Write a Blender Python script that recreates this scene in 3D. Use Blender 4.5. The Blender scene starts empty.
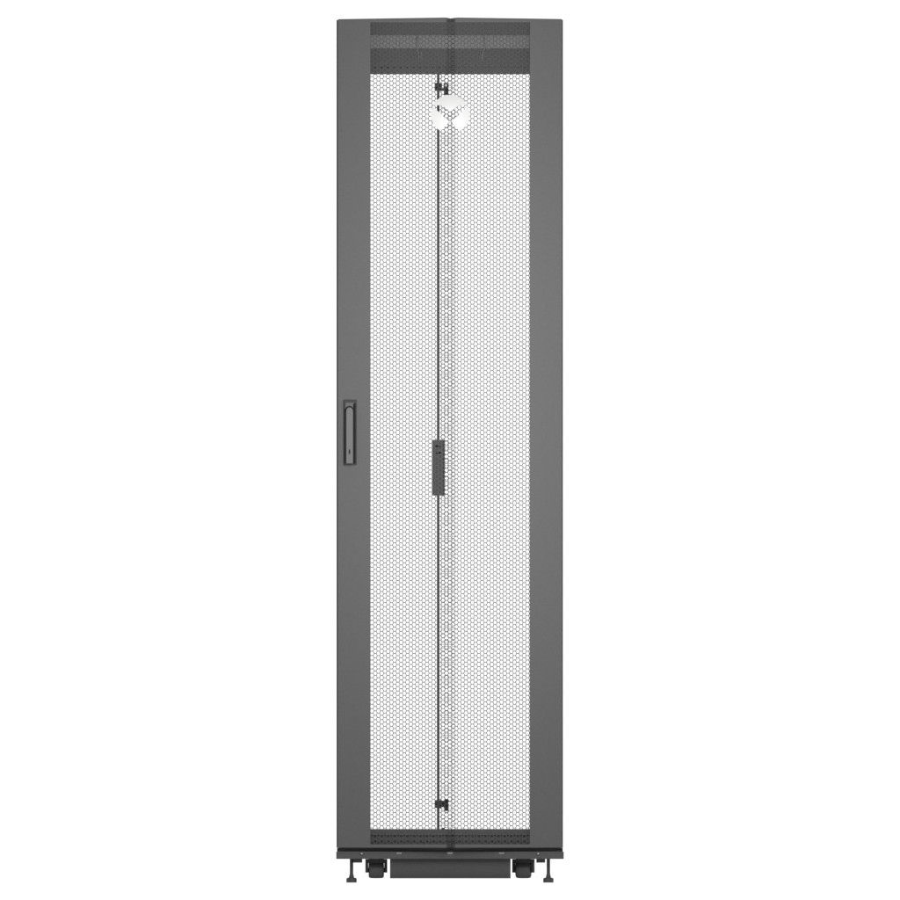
import bpy, bmesh, math
import numpy as np
S = 2.65e-3                      # metres per photograph pixel
CX, FY = 449.75, 882.6           # centre line and floor line in the photograph
def X(px): return (px - CX) * S
def Z(py): return (FY - py) * S
scene = bpy.context.scene
COL = scene.collection
# ------------------------------------------------------------------ materials
def mat(name, col, rough=0.5, spec=0.3, metal=0.0, var=0.06, scale=260, bump=0.0):
    m = bpy.data.materials.new(name); m.use_nodes = True
    nt = m.node_tree; b = nt.nodes['Principled BSDF']
    b.inputs['Roughness'].default_value = rough
    b.inputs['Specular IOR Level'].default_value = spec
    b.inputs['Metallic'].default_value = metal
    tc = nt.nodes.new('ShaderNodeTexCoord')
    n = nt.nodes.new('ShaderNodeTexNoise'); n.inputs['Scale'].default_value = scale
    n.inputs['Detail'].default_value = 3
    nt.links.new(tc.outputs['Object'], n.inputs['Vector'])
    r = nt.nodes.new('ShaderNodeValToRGB')
    c = col if isinstance(col, (tuple, list)) else (col, col, col)
    r.color_ramp.elements[0].color = (*[v * (1 - var) for v in c], 1)
    r.color_ramp.elements[1].color = (*[v * (1 + var) for v in c], 1)
    r.color_ramp.elements[0].position = 0.3; r.color_ramp.elements[1].position = 0.7
    nt.links.new(n.outputs['Fac'], r.inputs['Fac']); nt.links.new(r.outputs['Color'], b.inputs['Base Color'])
    if bump:
        bp = nt.nodes.new('ShaderNodeBump'); bp.inputs['Strength'].default_value = bump
        bp.inputs['Distance'].default_value = 0.0004
        nt.links.new(n.outputs['Fac'], bp.inputs['Height']); nt.links.new(bp.outputs['Normal'], b.inputs['Normal'])
    return m
M_DOOR = mat('door_paint', 0.100, 0.55, 0.25, bump=0.08)
M_MESH = mat('mesh_paint', 0.076, 0.6, 0.2)
M_FRAME = mat('frame_paint', 0.094, 0.55, 0.25, bump=0.08)
M_STRIP = mat('light_panel', 0.25, 0.6, 0.3)
M_BASE = mat('base_paint', 0.075, 0.5, 0.3, bump=0.08)
M_PLINTH = mat('plinth_paint', 0.066, 0.55, 0.3)
M_DARK = mat('dark_plastic', 0.03, 0.45, 0.4)
M_HOUS = mat('handle_housing', 0.040, 0.55, 0.2)
M_LEVER = mat('handle_lever', 0.115, 0.45, 0.3)
M_RUB = mat('caster_rubber', 0.085, 0.5, 0.4)
M_STEEL = mat('zinc_steel', 0.55, 0.35, 0.5, 0.6)
M_FOOT = mat('foot_steel', 0.06, 0.5, 0.4)
M_LOGO = mat('emblem_silver', (0.65, 0.65, 0.64), 0.3, 0.5, var=0.01)
M_SILL = mat('sill_paint', 0.14, 0.55, 0.25)
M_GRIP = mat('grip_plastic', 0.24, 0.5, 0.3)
M_VOID = mat('recess_black', 0.012, 0.7, 0.1)
M_LATCH = mat('latch_steel', 0.10, 0.5, 0.3)
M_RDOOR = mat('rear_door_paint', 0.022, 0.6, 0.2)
M_SIDE = mat('side_paint_rim_shade', 0.05, 0.6, 0.15)  # darkened so the visible rim carries the rounded edge's shade in its colour
M_WIRE = mat('wire_grey', 0.27, 0.5, 0.3)
M_FLOOR = mat('white_floor', 0.93, 0.7, 0.2, var=0.01, scale=20)
# ------------------------------------------------------------------ helpers
def link(name, bm, m, parent=None, bevel=0.0, seg=2, smooth=False):
    bmesh.ops.recalc_face_normals(bm, faces=bm.faces)
    me = bpy.data.meshes.new(name); bm.to_mesh(me); bm.free()
    me.materials.append(m)
    o = bpy.data.objects.new(name, me); COL.objects.link(o)
    if parent: o.parent = parent
    if bevel:
        b = o.modifiers.new('bevel', 'BEVEL'); b.width = bevel; b.segments = seg
        b.limit_method = 'ANGLE'; b.angle_limit = math.radians(40)
    if smooth:
        for p in me.polygons: p.use_smooth = True
    return o
def box(bm, x0, x1, y0, y1, z0, z1):
    v = [bm.verts.new((x, y, z)) for z in (z0, z1) for x, y in ((x0, y0), (x1, y0), (x1, y1), (x0, y1))]
    for f in ((0,1,2,3), (4,5,6,7), (0,1,5,4), (1,2,6,5), (2,3,7,6), (3,0,4,7)):
        bm.faces.new([v[i] for i in f])
def pbox(bm, px0, px1, py0, py1, y0, y1):          # a box given by picture pixels and depth
    box(bm, X(px0), X(px1), y0, y1, Z(py1), Z(py0))
def prism(bm, pts, y0, y1, yf=None):               # outline in x,z pushed from y0 back to y1
    a = [bm.verts.new((x, (yf(x, z) if yf else y0), z)) for x, z in pts]
    b = [bm.verts.new((x, y1, z)) for x, z in pts]
    bm.faces.new(a); bm.faces.new(b)
    n = len(pts)
    for i in range(n): bm.faces.new((a[i], a[(i+1) % n], b[(i+1) % n], b[i]))
def lathe(bm, prof, axis='Z', n=32, c=(0, 0, 0)):
    rings = []
    for r, h in prof:
        ring = []
        for k in range(n):
            t = 2 * math.pi * k / n
            p = (r * math.cos(t), r * math.sin(t), h)
            if axis == 'X': p = (h, r * math.cos(t), r * math.sin(t))
            if axis == 'Y': p = (r * math.cos(t), h, r * math.sin(t))
            ring.append(bm.verts.new((p[0] + c[0], p[1] + c[1], p[2] + c[2])))
        rings.append(ring)
    for a, b in zip(rings, rings[1:]):
        for k in range(n): bm.faces.new((a[k], a[(k+1) % n], b[(k+1) % n], b[k]))
    bm.faces.new(rings[0]); bm.faces.new(rings[-1])
def B(): return bmesh.new()
# door bow: the front face swells towards the centre line with a narrow groove down the middle
GL, GM, GR = 446.3, 450.6, 455.2
BX = [337.0, 370.5, GL, GM, GR, 529.7, 563.0]
BY = [0.0, -0.010, -0.030, -0.002, -0.030, -0.010, 0.0]
def bow(px): return float(np.interp(px, BX, BY))
# ------------------------------------------------------------------ the rack
rack = bpy.data.objects.new('server_rack', None); COL.objects.link(rack)
rack['label'] = 'tall dark grey server rack cabinet with perforated front door on casters and levelling feet'
rack['category'] = 'server rack'
# front door frame: one folded sheet, a grid with the opening left out
def door_frame():
    xs = [337.6, 338.8, 370.5, GL - 3, GL, GM, GR, GR + 3, 529.7, 561.2, 562.3]
    tops = [19.9, 19.1, 18.6, 17.5, 17.5, 18.4, 17.7, 17.5, 18.5, 19.0, 19.1]
    fr, bk = [], []
    bm = B(); T = 0.024
    for j in range(4):
        fr.append([]); bk.append([])
        for i, x in enumerate(xs):
            z = Z((tops[i], 22.4, 844.3, 847.9)[j])
            d = float(np.interp(x, BX, BY))
            fr[j].append(bm.verts.new((X(x), d, z))); bk[j].append(bm.verts.new((X(x), d + T, z)))
    fill = lambda i, j: 0 <= i < 10 and 0 <= j < 3 and (j != 1 or i in (0, 1, 8, 9))
    for j in range(3):
        for i in range(10):
            if not fill(i, j): continue
            q = [(j, i), (j, i+1), (j+1, i+1), (j+1, i)]
            bm.faces.new([fr[a][b] for a, b in q]); bm.faces.new([bk[a][b] for a, b in q])
            for (ni, nj, e) in ((i, j-1, (0, 1)), (i+1, j, (1, 2)), (i, j+1, (2, 3)), (i-1, j, (3, 0))):
                if not fill(ni, nj):
                    a, b = q[e[0]], q[e[1]]
                    bm.faces.new((fr[a[0]][a[1]], fr[b[0]][b[1]], bk[b[0]][b[1]], bk[a[0]][a[1]]))
    return bm
link('front_door', door_frame(), M_DOOR, rack, 0.0022, 3)
# perforated sheets
def hexmesh(name, m, px0, px1, py0, py1, depth, parent, cx0=371.95, pc=3.24, cy0=78.8, pr=4.42, par=0, w=0.70, t=0.0012):
    """ring of steel round each hexagonal hole; depth is a function of the picture column"""
    c, r = [], []
    k0 = int(math.ceil((px0 - cx0) / pc)); k1 = int(math.floor((px1 - cx0) / pc))
    for k in range(k0, k1 + 1):
        off = pr / 2 if (k + par) % 2 else 0.0
        j0 = int(math.ceil((py0 - cy0 - off) / pr)); j1 = int(math.floor((py1 - cy0 - off) / pr))
        for j in range(j0, j1 + 1): c.append((cx0 + k * pc, cy0 + off + j * pr))
    c = np.array(c); n = len(c)
    ux = np.array([-2/3, -1/3, 1/3, 2/3, 1/3, -1/3]) * pc
    uy = np.array([0, -.5, -.5, 0, .5, .5]) * pr
    f = 1 - w / (pr * 0.93)
    out = np.stack([c[:, None, 0] + ux, c[:, None, 1] + uy], -1)
    inn = np.stack([c[:, None, 0] + ux * f, c[:, None, 1] + uy * f], -1)
    both = np.concatenate([out, inn], 1)                         # n,12,2
    d = np.array([depth(v) for v in both[..., 0].ravel()]).reshape(n, 12)
    xx = (both[..., 0] - CX) * S; zz = (FY - both[..., 1]) * S
    front = np.stack([xx, d, zz], -1); back = np.stack([xx, d + t, zz], -1)
    V = np.concatenate([front, back], 1).reshape(-1, 3)          # 24 per cell
    q = []
    for i in range(6):
        k = (i + 1) % 6
        q += [(i, i+6, k+6, k), (i+12, k+12, k+18, i+18), (i+6, i+18, k+18, k+6)]
    q = np.array(q); F = (q[None] + (np.arange(n) * 24)[:, None, None]).reshape(-1, 4)
    me = bpy.data.meshes.new(name)
    me.vertices.add(len(V)); me.vertices.foreach_set('co', V.astype('f').ravel())
    me.loops.add(F.size); me.loops.foreach_set('vertex_index', F.astype('i').ravel())
    me.polygons.add(len(F)); me.polygons.foreach_set('loop_start', (np.arange(len(F)) * 4).astype('i'))
    me.update(calc_edges=True); me.validate()
    me.materials.append(m)
    o = bpy.data.objects.new(name, me); COL.objects.link(o); o.parent = parent
    return o
hexmesh('perforated_sheet', M_MESH, 369.0, 531.0, 21.5, 846.0, lambda p: bow(p) + 0.006, rack)
# front handle
bm = B(); pbox(bm, 343.6, 356.8, 399.8, 465.2, -0.0075, 0.004)
hnd = link('door_handle', bm, M_HOUS, rack, 0.002, 3)
bm = B(); pbox(bm, 345.4, 354.2, 402.6, 463.4, -0.0105, -0.0072)
link('handle_tray', bm, M_DOOR, hnd, 0.0008)
bm = B()
xc, hw = 349.5, 3.45
pts = [(X(xc + hw), Z(463.6)), (X(xc + hw), Z(411))]
pts += [(X(xc + hw * math.cos(a)), Z(411 - hw * 1.1 * math.sin(a))) for a in np.linspace(0.2, math.pi - 0.2, 11)]
pts += [(X(xc - hw), Z(411)), (X(xc - hw), Z(463.6))]
prism(bm, pts, -0.019, -0.0102)
link('lever', bm, M_LEVER, hnd, 0.0018, 3)
bm = B()
xc2, hw2 = 349.5, 4.3
pts = [(X(xc2 + hw2 * math.cos(a)), Z(410.5 - hw2 * 1.05 * math.sin(a))) for a in np.linspace(0, math.pi, 15)]
prism(bm, pts, -0.0125, -0.0102)
link('lever_pivot', bm, M_VOID, hnd)
bm = B(); pbox(bm, 353.2, 355.6, 403.5, 463.5, -0.0112, -0.0072); pbox(bm, 344.6, 345.6, 409, 463.5, -0.0112, -0.0072)
link('finger_recess_shade', bm, M_VOID, hnd, 0.0008)  # black strips beside the lever, the channels' shade put into the colour
bm = B()
prism(bm, [(X(349.5 + 0.75 * math.cos(a)), Z(451.8 - 2.7 * math.sin(a))) for a in np.linspace(0, 2 * math.pi, 16, endpoint=False)], -0.0196, -0.018)
link('keyhole', bm, M_VOID, hnd)
# emblem: three domed pieces of one disc
ec, er = (450.3, 114.2), 19.4
def dome(x, z):
    r2 = ((x - X(ec[0])) ** 2 + (z - Z(ec[1])) ** 2) / (er * S) ** 2
    return -0.036 - 0.0075 * (1 - r2) 
def piece(poly):
    """cut the outline into a grid so that the dome is smooth"""
    bm = B(); prism(bm, [(X(a), Z(b)) for a, b in poly], -0.0356, -0.0316)
    for ax in (0, 2):
        for g in np.arange(-24, 24, 2.0):
            co = (X(ec[0] + g), 0, 0) if ax == 0 else (0, 0, Z(ec[1] + g))
            bmesh.ops.bisect_plane(bm, geom=bm.verts[:] + bm.edges[:] + bm.faces[:], plane_co=co, plane_no=(1, 0, 0) if ax == 0 else (0, 0, 1))
    for v in bm.verts:
        if v.co.y < -0.0355: v.co.y = dome(v.co.x, v.co.z)
    return bm
def arc(a0, a1, n=18): return [(ec[0] + er * math.cos(math.radians(a)), ec[1] - er * math.sin(math.radians(a))) for a in np.linspace(a0, a1, n)]
top = arc(152.5, 27.5, 26) + [(459.0, 105.4), (450.3, 111.7), (441.6, 105.4)]
left = arc(156, 241, 20) + [(449.3, 121.6)]
right = [(2 * ec[0] - a, b) for a, b in left]
emb = link('emblem', piece(top), M_LOGO, rack)
emb['label'] = 'silver white round emblem of three pieces, the upper one pointing down'
for p in (left, right): link('emblem_wedge', piece(p), M_LOGO, emb)
# ------------------------------------------------------------------ cabinet
Y0, Y1 = 0.030, 1.130                                        # front and rear of the frame
for sx in (-1, 1):
    bm = B(); box(bm, sx * X(562.95), sx * X(561.6), Y0 - 0.004, Y1, Z(847.8), Z(19.9))
    link('side_panel', bm, M_SIDE, rack, 0.0006)
bm = B(); pbox(bm, 338.6, 561.4, 20.6, 21.6, Y0, Y1); link('roof', bm, M_DOOR, rack, 0.0008)
for sx in (-1, 1):
    for y in (Y0 + 0.01, Y1 - 0.07):
        bm = B(); box(bm, sx * X(540), sx * X(561.3), y, y + 0.05, Z(848), Z(21.8))
        link('corner_post', bm, M_FRAME, rack, 0.002)
    for y in (Y0 + 0.11, Y1 - 0.16):                         # 19 inch rails with square holes
        bm = B()
        z = Z(826)
        while z < Z(76):
            box(bm, sx * X(533.5), sx * X(535.5), y, y + 0.02, z, z + 0.0222)
            box(bm, sx * X(535.5), sx * X(538.5), y, y + 0.02, z, z + 0.006)
            box(bm, sx * X(538.5), sx * X(539.8), y, y + 0.02, z, z + 0.0222)
            z += 0.02225
        link('mounting_rail', bm, M_FRAME, rack)
YT = Y0 + 0.072
# top cross members, front then light strip then rear beam
bm = B(); pbox(bm, 340, 560, 21.75, 35.2, Y0 + 0.002, Y0 + 0.05); link('top_beam', bm, M_FRAME, rack, 0.0015)
bm = B(); pbox(bm, 340, 560, 35.3, 50.5, YT - 0.0375, YT - 0.034); link('top_panel', bm, M_STRIP, rack)
bm = B()
pbox(bm, 340, 560, 49.0, 66.7, YT - 0.040, YT - 0.038); pbox(bm, 340, 560, 51, 66.7, YT - 0.038, YT - 0.006)
pbox(bm, 340, 560, 68.1, 74.3, YT - 0.040, YT - 0.006)
x = 340.0; xs_ = 376.0 - 6.36 * 6
while x < 560:                                              # webs between the slots
    pbox(bm, xs_, min(xs_ + 2.9, 559.9), 66.7, 68.1, YT - 0.0398, YT - 0.008); xs_ += 6.36; x = xs_
rb = link('slotted_beam', bm, M_FRAME, rack)
bm = B(); pbox(bm, 340.5, 559.5, 66.0, 69.0, YT - 0.034, YT - 0.026); link('slot_backing', bm, M_DARK, rb)
def tube(bm, pts, r, n=8):
    P = [np.array(p, float) for p in pts]; rings = []
    for i, p in enumerate(P):
        d = P[min(i + 1, len(P) - 1)] - P[max(i - 1, 0)]; d /= np.linalg.norm(d)
        u = np.cross(d, (0, 1, 0)); u /= np.linalg.norm(u); w = np.cross(d, u)
        rings.append([bm.verts.new(tuple(p + r * (math.cos(t) * u + math.sin(t) * w))) for t in np.linspace(0, 2 * math.pi, n, endpoint=False)])
    for a, b in zip(rings, rings[1:]):
        for k in range(n): bm.faces.new((a[k], a[(k+1) % n], b[(k+1) % n], b[k]))
    bm.faces.new(rings[0]); bm.faces.new(rings[-1])
yw = YT - 0.045
for pts in ([(417.2, 36.5), (417.2, 46), (417.6, 50), (418.6, 54), (418.4, 60)],
            [(484.0, 36.5), (484.2, 45), (485.2, 48.6), (482.8, 52), (482.0, 56), (482.4, 61)]):
    bm = B(); tube(bm, [(X(a), yw, Z(b)) for a, b in pts], 0.0012); link('ground_wire', bm, M_WIRE, rack, smooth=True)
bm = B(); tube(bm, [(X(a), yw, Z(b)) for a, b in [(420.4, 49), (421.2, 53), (420.8, 59)]], 0.0010); link('ground_wire', bm, M_WIRE, rack, smooth=True)
bm = B(); pbox(bm, 340, 560, 49, 73.5, Y1 - 0.062, Y1 - 0.012); link('rear_top_beam', bm, M_FRAME, rack)
# rear split doors
YR = Y1 + 0.012
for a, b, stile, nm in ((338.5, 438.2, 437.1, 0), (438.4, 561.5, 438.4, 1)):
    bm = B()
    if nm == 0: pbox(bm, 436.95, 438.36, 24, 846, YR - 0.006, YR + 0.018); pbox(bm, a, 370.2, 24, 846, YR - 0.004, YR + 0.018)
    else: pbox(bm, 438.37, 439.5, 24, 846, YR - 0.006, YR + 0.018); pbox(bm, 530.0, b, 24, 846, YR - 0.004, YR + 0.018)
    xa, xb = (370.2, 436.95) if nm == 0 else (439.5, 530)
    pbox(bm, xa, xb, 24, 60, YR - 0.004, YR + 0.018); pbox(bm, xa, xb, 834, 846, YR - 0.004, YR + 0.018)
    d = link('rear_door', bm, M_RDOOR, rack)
    if nm == 0: hexmesh('rear_perforated_sheet', M_MESH, 369, 436.5, 58, 836, lambda p: YR + 0.006, d)
    else:
        hexmesh('rear_perforated_sheet', M_MESH, 454.5, 531, 58, 836, lambda p: YR + 0.006, d)
        hexmesh('rear_edge_mesh', M_MESH, 440.0, 454.2, 58, 836, lambda p: YR + 0.0075, d, cx0=442.6, pc=3.8, cy0=80.2, pr=3.55, par=1, w=0.36)
# rod latches
def rounded(x0, x1, y0, y1, r, n=4):
    out = []
    for cx, cy, a0 in ((x1 - r, y0 + r, 0), (x0 + r, y0 + r, 90), (x0 + r, y1 - r, 180), (x1 - r, y1 - r, 270)):
        for a in np.linspace(a0, a0 + 90, n): out.append((X(cx + r * math.cos(math.radians(a))), Z(cy - r * math.sin(math.radians(a)))))
    return out
bm = B(); prism(bm, rounded(434.6, 442.0, 82.9, 91.0, 0.8), YR - 0.024, YR - 0.008)
lt = link('rod_latch', bm, M_LATCH, rack, 0.0012)
bm = B()                                                    # hook with an eye
o_ = [(446.0 + 2.45 * math.cos(math.radians(a)), 85.2 - 2.5 * math.sin(math.radians(a))) for a in np.linspace(0, 180, 13)]
o_ += [(443.6, 88.0), (442.0, 88.0), (442.0, 90.6), (443.9, 90.8), (443.7, 95.0), (448.6, 95.0), (448.6, 92.6), (448.0, 91.6), (448.2, 87.5)]
prism(bm, [(X(a), Z(b)) for a, b in o_], YR - 0.020, YR - 0.008)
hk = link('latch_hook', bm, M_DARK, lt)
cut = B(); lathe(cut, [(0.95 * S, -0.05), (0.95 * S, 0.05)], 'Y', 20, (X(446.0), YR - 0.014, Z(85.4)))
bmesh.ops.recalc_face_normals(cut, faces=cut.faces)
cme = bpy.data.meshes.new('cut'); cut.to_mesh(cme); cut.free(); co_ = bpy.data.objects.new('cut', cme); COL.objects.link(co_)
md = hk.modifiers.new('hole', 'BOOLEAN'); md.operation = 'DIFFERENCE'; md.object = co_; md.solver = 'EXACT'
bpy.context.view_layer.update()
dg = bpy.context.evaluated_depsgraph_get(); nm_ = bpy.data.meshes.new_from_object(hk.evaluated_get(dg))
hk.modifiers.clear(); hk.data = nm_; bpy.data.objects.remove(co_)
bm = B(); prism(bm, rounded(434.6, 441.8, 800.0, 808.0, 0.8), YR - 0.024, YR - 0.008)
lt = link('rod_latch', bm, M_LATCH, rack, 0.0012)
bm = B(); pbox(bm, 441.8, 444.4, 800.6, 807.2, YR - 0.020, YR - 0.008); pbox(bm, 444.2, 448.4, 799.0, 811.0, YR - 0.022, YR - 0.008)
link('latch_hook', bm, M_DARK, lt, 0.0006)
bm = B(); prism(bm, [(X(441.2), Z(829.6)), (X(441.6), Z(827.8)), (X(443.4), Z(828.2)), (X(446.4), Z(829.6))], YR - 0.020, YR - 0.010)
link('rod_guide', bm, M_DARK, rack)
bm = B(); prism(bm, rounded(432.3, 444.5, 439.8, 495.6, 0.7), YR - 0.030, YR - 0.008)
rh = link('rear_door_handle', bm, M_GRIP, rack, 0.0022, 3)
bm = B()
for a, b, c_ in ((435.2, 440.8, 446.2), (435.8, 440.8, 452.9)): prism(bm, rounded(a - 0.3, b + 0.3, c_ - 0.8, c_ + 0.8, 0.6), YR - 0.0306, YR - 0.028)
link('slot', bm, M_VOID, rh)
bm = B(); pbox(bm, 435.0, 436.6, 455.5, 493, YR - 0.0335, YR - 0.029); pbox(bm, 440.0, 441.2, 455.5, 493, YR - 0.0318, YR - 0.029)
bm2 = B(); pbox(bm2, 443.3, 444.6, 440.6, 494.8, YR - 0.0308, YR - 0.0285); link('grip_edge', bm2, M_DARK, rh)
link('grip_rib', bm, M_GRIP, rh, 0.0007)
# ------------------------------------------------------------------ bottom frame
bm = B()
pbox(bm, 340, 560, 829.0, 833.0, Y0 + 0.026, Y0 + 0.09)
pbox(bm, 340, 560, 833.0, 835.2, Y0 + 0.020, Y0 + 0.09)
pbox(bm, 340, 560, 835.2, 841.5, Y0 + 0.026, Y0 + 0.09)
link('inner_sill', bm, M_SILL, rack)
bm = B(); pbox(bm, 340, 560, 829.2, 850.5, Y1 - 0.052, Y1 - 0.012); link('rear_bottom_beam', bm, M_PLINTH, rack)
bm = B()
pbox(bm, 340, 560, 840.0, 841.0, Y0 + 0.012, Y0 + 0.0255)
pbox(bm, 340, 560, 842.3, 847.0, Y0 + 0.008, Y0 + 0.0255)
xx_ = 340.5
while xx_ < 559:
    pbox(bm, xx_, xx_ + 1.9, 841.0, 842.3, Y0 + 0.0122, Y0 + 0.0253); xx_ += 3.25
link('front_bottom_beam', bm, M_FRAME, rack)
bm = B(); pbox(bm, 337.0, 562.8, 847.95, 851.6, 0.014, 0.05); link('bottom_gap_shade', bm, M_DARK, rack)  # dark bar in the gap below the door, gap shade painted in
bm = B()
pbox(bm, 336.2, 563.8, 851.6, 859.0, -0.006, 0.035)
pbox(bm, 336.2, 344, 851.6, 859.0, 0.035, Y1); pbox(bm, 555.8, 563.8, 851.6, 859.0, 0.035, Y1)
pbox(bm, 344, 555.8, 851.6, 859.0, Y1 - 0.04, Y1)
base = link('base_frame', bm, M_BASE, rack, 0.0012)
bm = B(); pbox(bm, 336.4, 563.6, 852.4, 853.1, -0.0068, -0.005); link('base_lip', bm, M_BASE, base)
for px in (361.8, 538.2):
    bm = B(); lathe(bm, [(1.6 * S, -0.0066), (1.6 * S, -0.004)], 'Y', 24, (X(px), 0, Z(854.1))); link('screw_recess', bm, M_DARK, base)
    bm = B(); lathe(bm, [(0.6 * S, -0.0085), (0.95 * S, -0.0075), (1.0 * S, -0.005)], 'Y', 20, (X(px), 0, Z(853.7))); link('screw', bm, M_STEEL, base, smooth=False)
for px in (399.0, 450.0, 501.5):
    bm = B(); pbox(bm, px - 2.6, px + 2.6, 852.5, 854.0, -0.0075, -0.005); link('clip', bm, M_STRIP, base, 0.0006)
bm = B(); pbox(bm, 390.0, 510.6, 859.0, 878.4, 0.010, 0.016); pbox(bm, 390.0, 510.6, 877.2, 878.4, 0.0, 0.0105)
pbox(bm, 390.0, 510.6, 859.0, 878.4, Y1 - 0.03, Y1 - 0.024); pbox(bm, 390, 392.2, 859, 878.4, 0.0165, Y1 - 0.03); pbox(bm, 508.4, 510.6, 859, 878.4, 0.0165, Y1 - 0.03)
link('plinth', bm, M_PLINTH, rack, 0.0006)
for a, b in ((353.2, 362.3), (536.3, 545.2)):
    for y in (0.02, Y1 - 0.08):
        bm = B(); pbox(bm, a, b, 859.0, 862.7, y, y + 0.05); link('foot_bracket', bm, M_FOOT, rack, 0.0008)
def add(o, loc, name=None, parent=None):
    c = o.copy(); COL.objects.link(c); c.parent = parent; c.location = loc; return c
def lev_foot(x, y):
    bm = B(); lathe(bm, [(1.75*S, Z(875)), (1.75*S, Z(857))], 'Z', 20)
    st = link('levelling_foot', bm, M_FOOT, rack); st.location = (x, y, 0)
    bm = B(); lathe(bm, [(5.1*S, 0), (5.2*S, 0.002), (5.2*S, Z(878.6)), (4.6*S, Z(878.0)), (2.7*S, Z(877.6)), (1.9*S, Z(874.2)), (1.8*S, Z(873.6))], 'Z', 32)
    link('foot_pad', bm, M_FOOT, st, 0.0005)
for px in (351.5, 548.4):
    for y in (0.040, Y1 - 0.05): lev_foot(X(px), y)
def caster(px, y, rot):
    e = B(); lathe(e, [(7.6*S, Z(859.6)), (7.6*S, Z(858.8))], 'Z', 28)
    c = link('caster', e, M_DARK, rack); c.location = (X(px), y, 0); c.rotation_euler.z = rot
    zc = Z(870.1); R = 8.2 * S
    bm = B()
    a, b_, zt, zi, zb = 10.8 * S, 8.2 * S, Z(859.1), Z(863.2), Z(872.7)
    prism(bm, [(-a, zt), (a, zt), (a, zb), (b_, zb), (b_, zi), (-b_, zi), (-b_, zb), (-a, zb)], -0.012, 0.014)
    link('fork', bm, M_DARK, c, 0.0008)
    bm = B(); h = 7.5 * S
    lathe(bm, [(R*.55, -h), (R*.82, -h), (R*.93, -h*.93), (R*.985, -h*.72), (R, -h*.3), (R, h*.3), (R*.985, h*.72), (R*.93, h*.93), (R*.82, h), (R*.55, h)], 'X', 40, (0, 0.0, zc))
    w = link('wheel', bm, M_RUB, c, smooth=True)
    bm = B(); lathe(bm, [(2.2*S, -10.8*S), (2.2*S, 10.8*S)], 'X', 16, (0, 0, zc)); link('axle', bm, M_DARK, c)
for y in (0.06, Y1 - 0.06):
    caster(376.3, y, math.radians(3)); caster(523.4, y, math.radians(-7))
# ------------------------------------------------------------------ setting
bm = B(); bm.faces.new([bm.verts.new(p) for p in ((-30, -30, 0), (30, -30, 0), (30, 30, 0), (-30, 30, 0))]); fl = link('floor', bm, M_FLOOR); fl['kind'] = 'structure'
# studio light: bright white wall of light behind, dimmer room in front
w = bpy.data.worlds.new('World'); scene.world = w; w.use_nodes = True
nt = w.node_tree; bg = nt.nodes['Background']
tc = nt.nodes.new('ShaderNodeTexCoord'); sep = nt.nodes.new('ShaderNodeSeparateXYZ'); mr = nt.nodes.new('ShaderNodeMapRange')
nt.links.new(tc.outputs['Generated'], sep.inputs[0]); nt.links.new(sep.outputs['Y'], mr.inputs['Value'])
mr.inputs['From Min'].default_value = 0.2; mr.inputs['From Max'].default_value = 0.6
mr.inputs['To Min'].default_value = 0.43; mr.inputs['To Max'].default_value = 1.1
nt.links.new(mr.outputs['Result'], bg.inputs['Strength']); bg.inputs['Color'].default_value = (1, 1, 1, 1)
def area(name, loc, tgt, e, size, tall):
    l = bpy.data.lights.new(name, 'AREA'); l.energy = e; l.shape = 'RECTANGLE'; l.size = size; l.size_y = tall
    o = bpy.data.objects.new(name, l); COL.objects.link(o); o.location = loc
    from mathutils import Vector
    o.rotation_euler = (Vector(tgt) - Vector(loc)).to_track_quat('-Z', 'Y').to_euler()
area('studio_lamp', (0.08, -1.25, 1.42), (0.01, 0, 1.42), 22, 0.5, 1.60)
cam = bpy.data.cameras.new('camera'); co = bpy.data.objects.new('camera', cam); COL.objects.link(co)
cam.type = 'ORTHO'; cam.ortho_scale = 900 * S; cam.clip_end = 200; cam.clip_start = 0.01
co.location = (X(450), -0.9, Z(450)); co.rotation_euler = (math.pi / 2, 0, 0)
scene.camera = co
scene.view_settings.view_transform = 'Standard'; scene.view_settings.look = 'None'
scene.view_settings.exposure = 0; scene.view_settings.gamma = 1
scene.cycles.max_bounces = 6
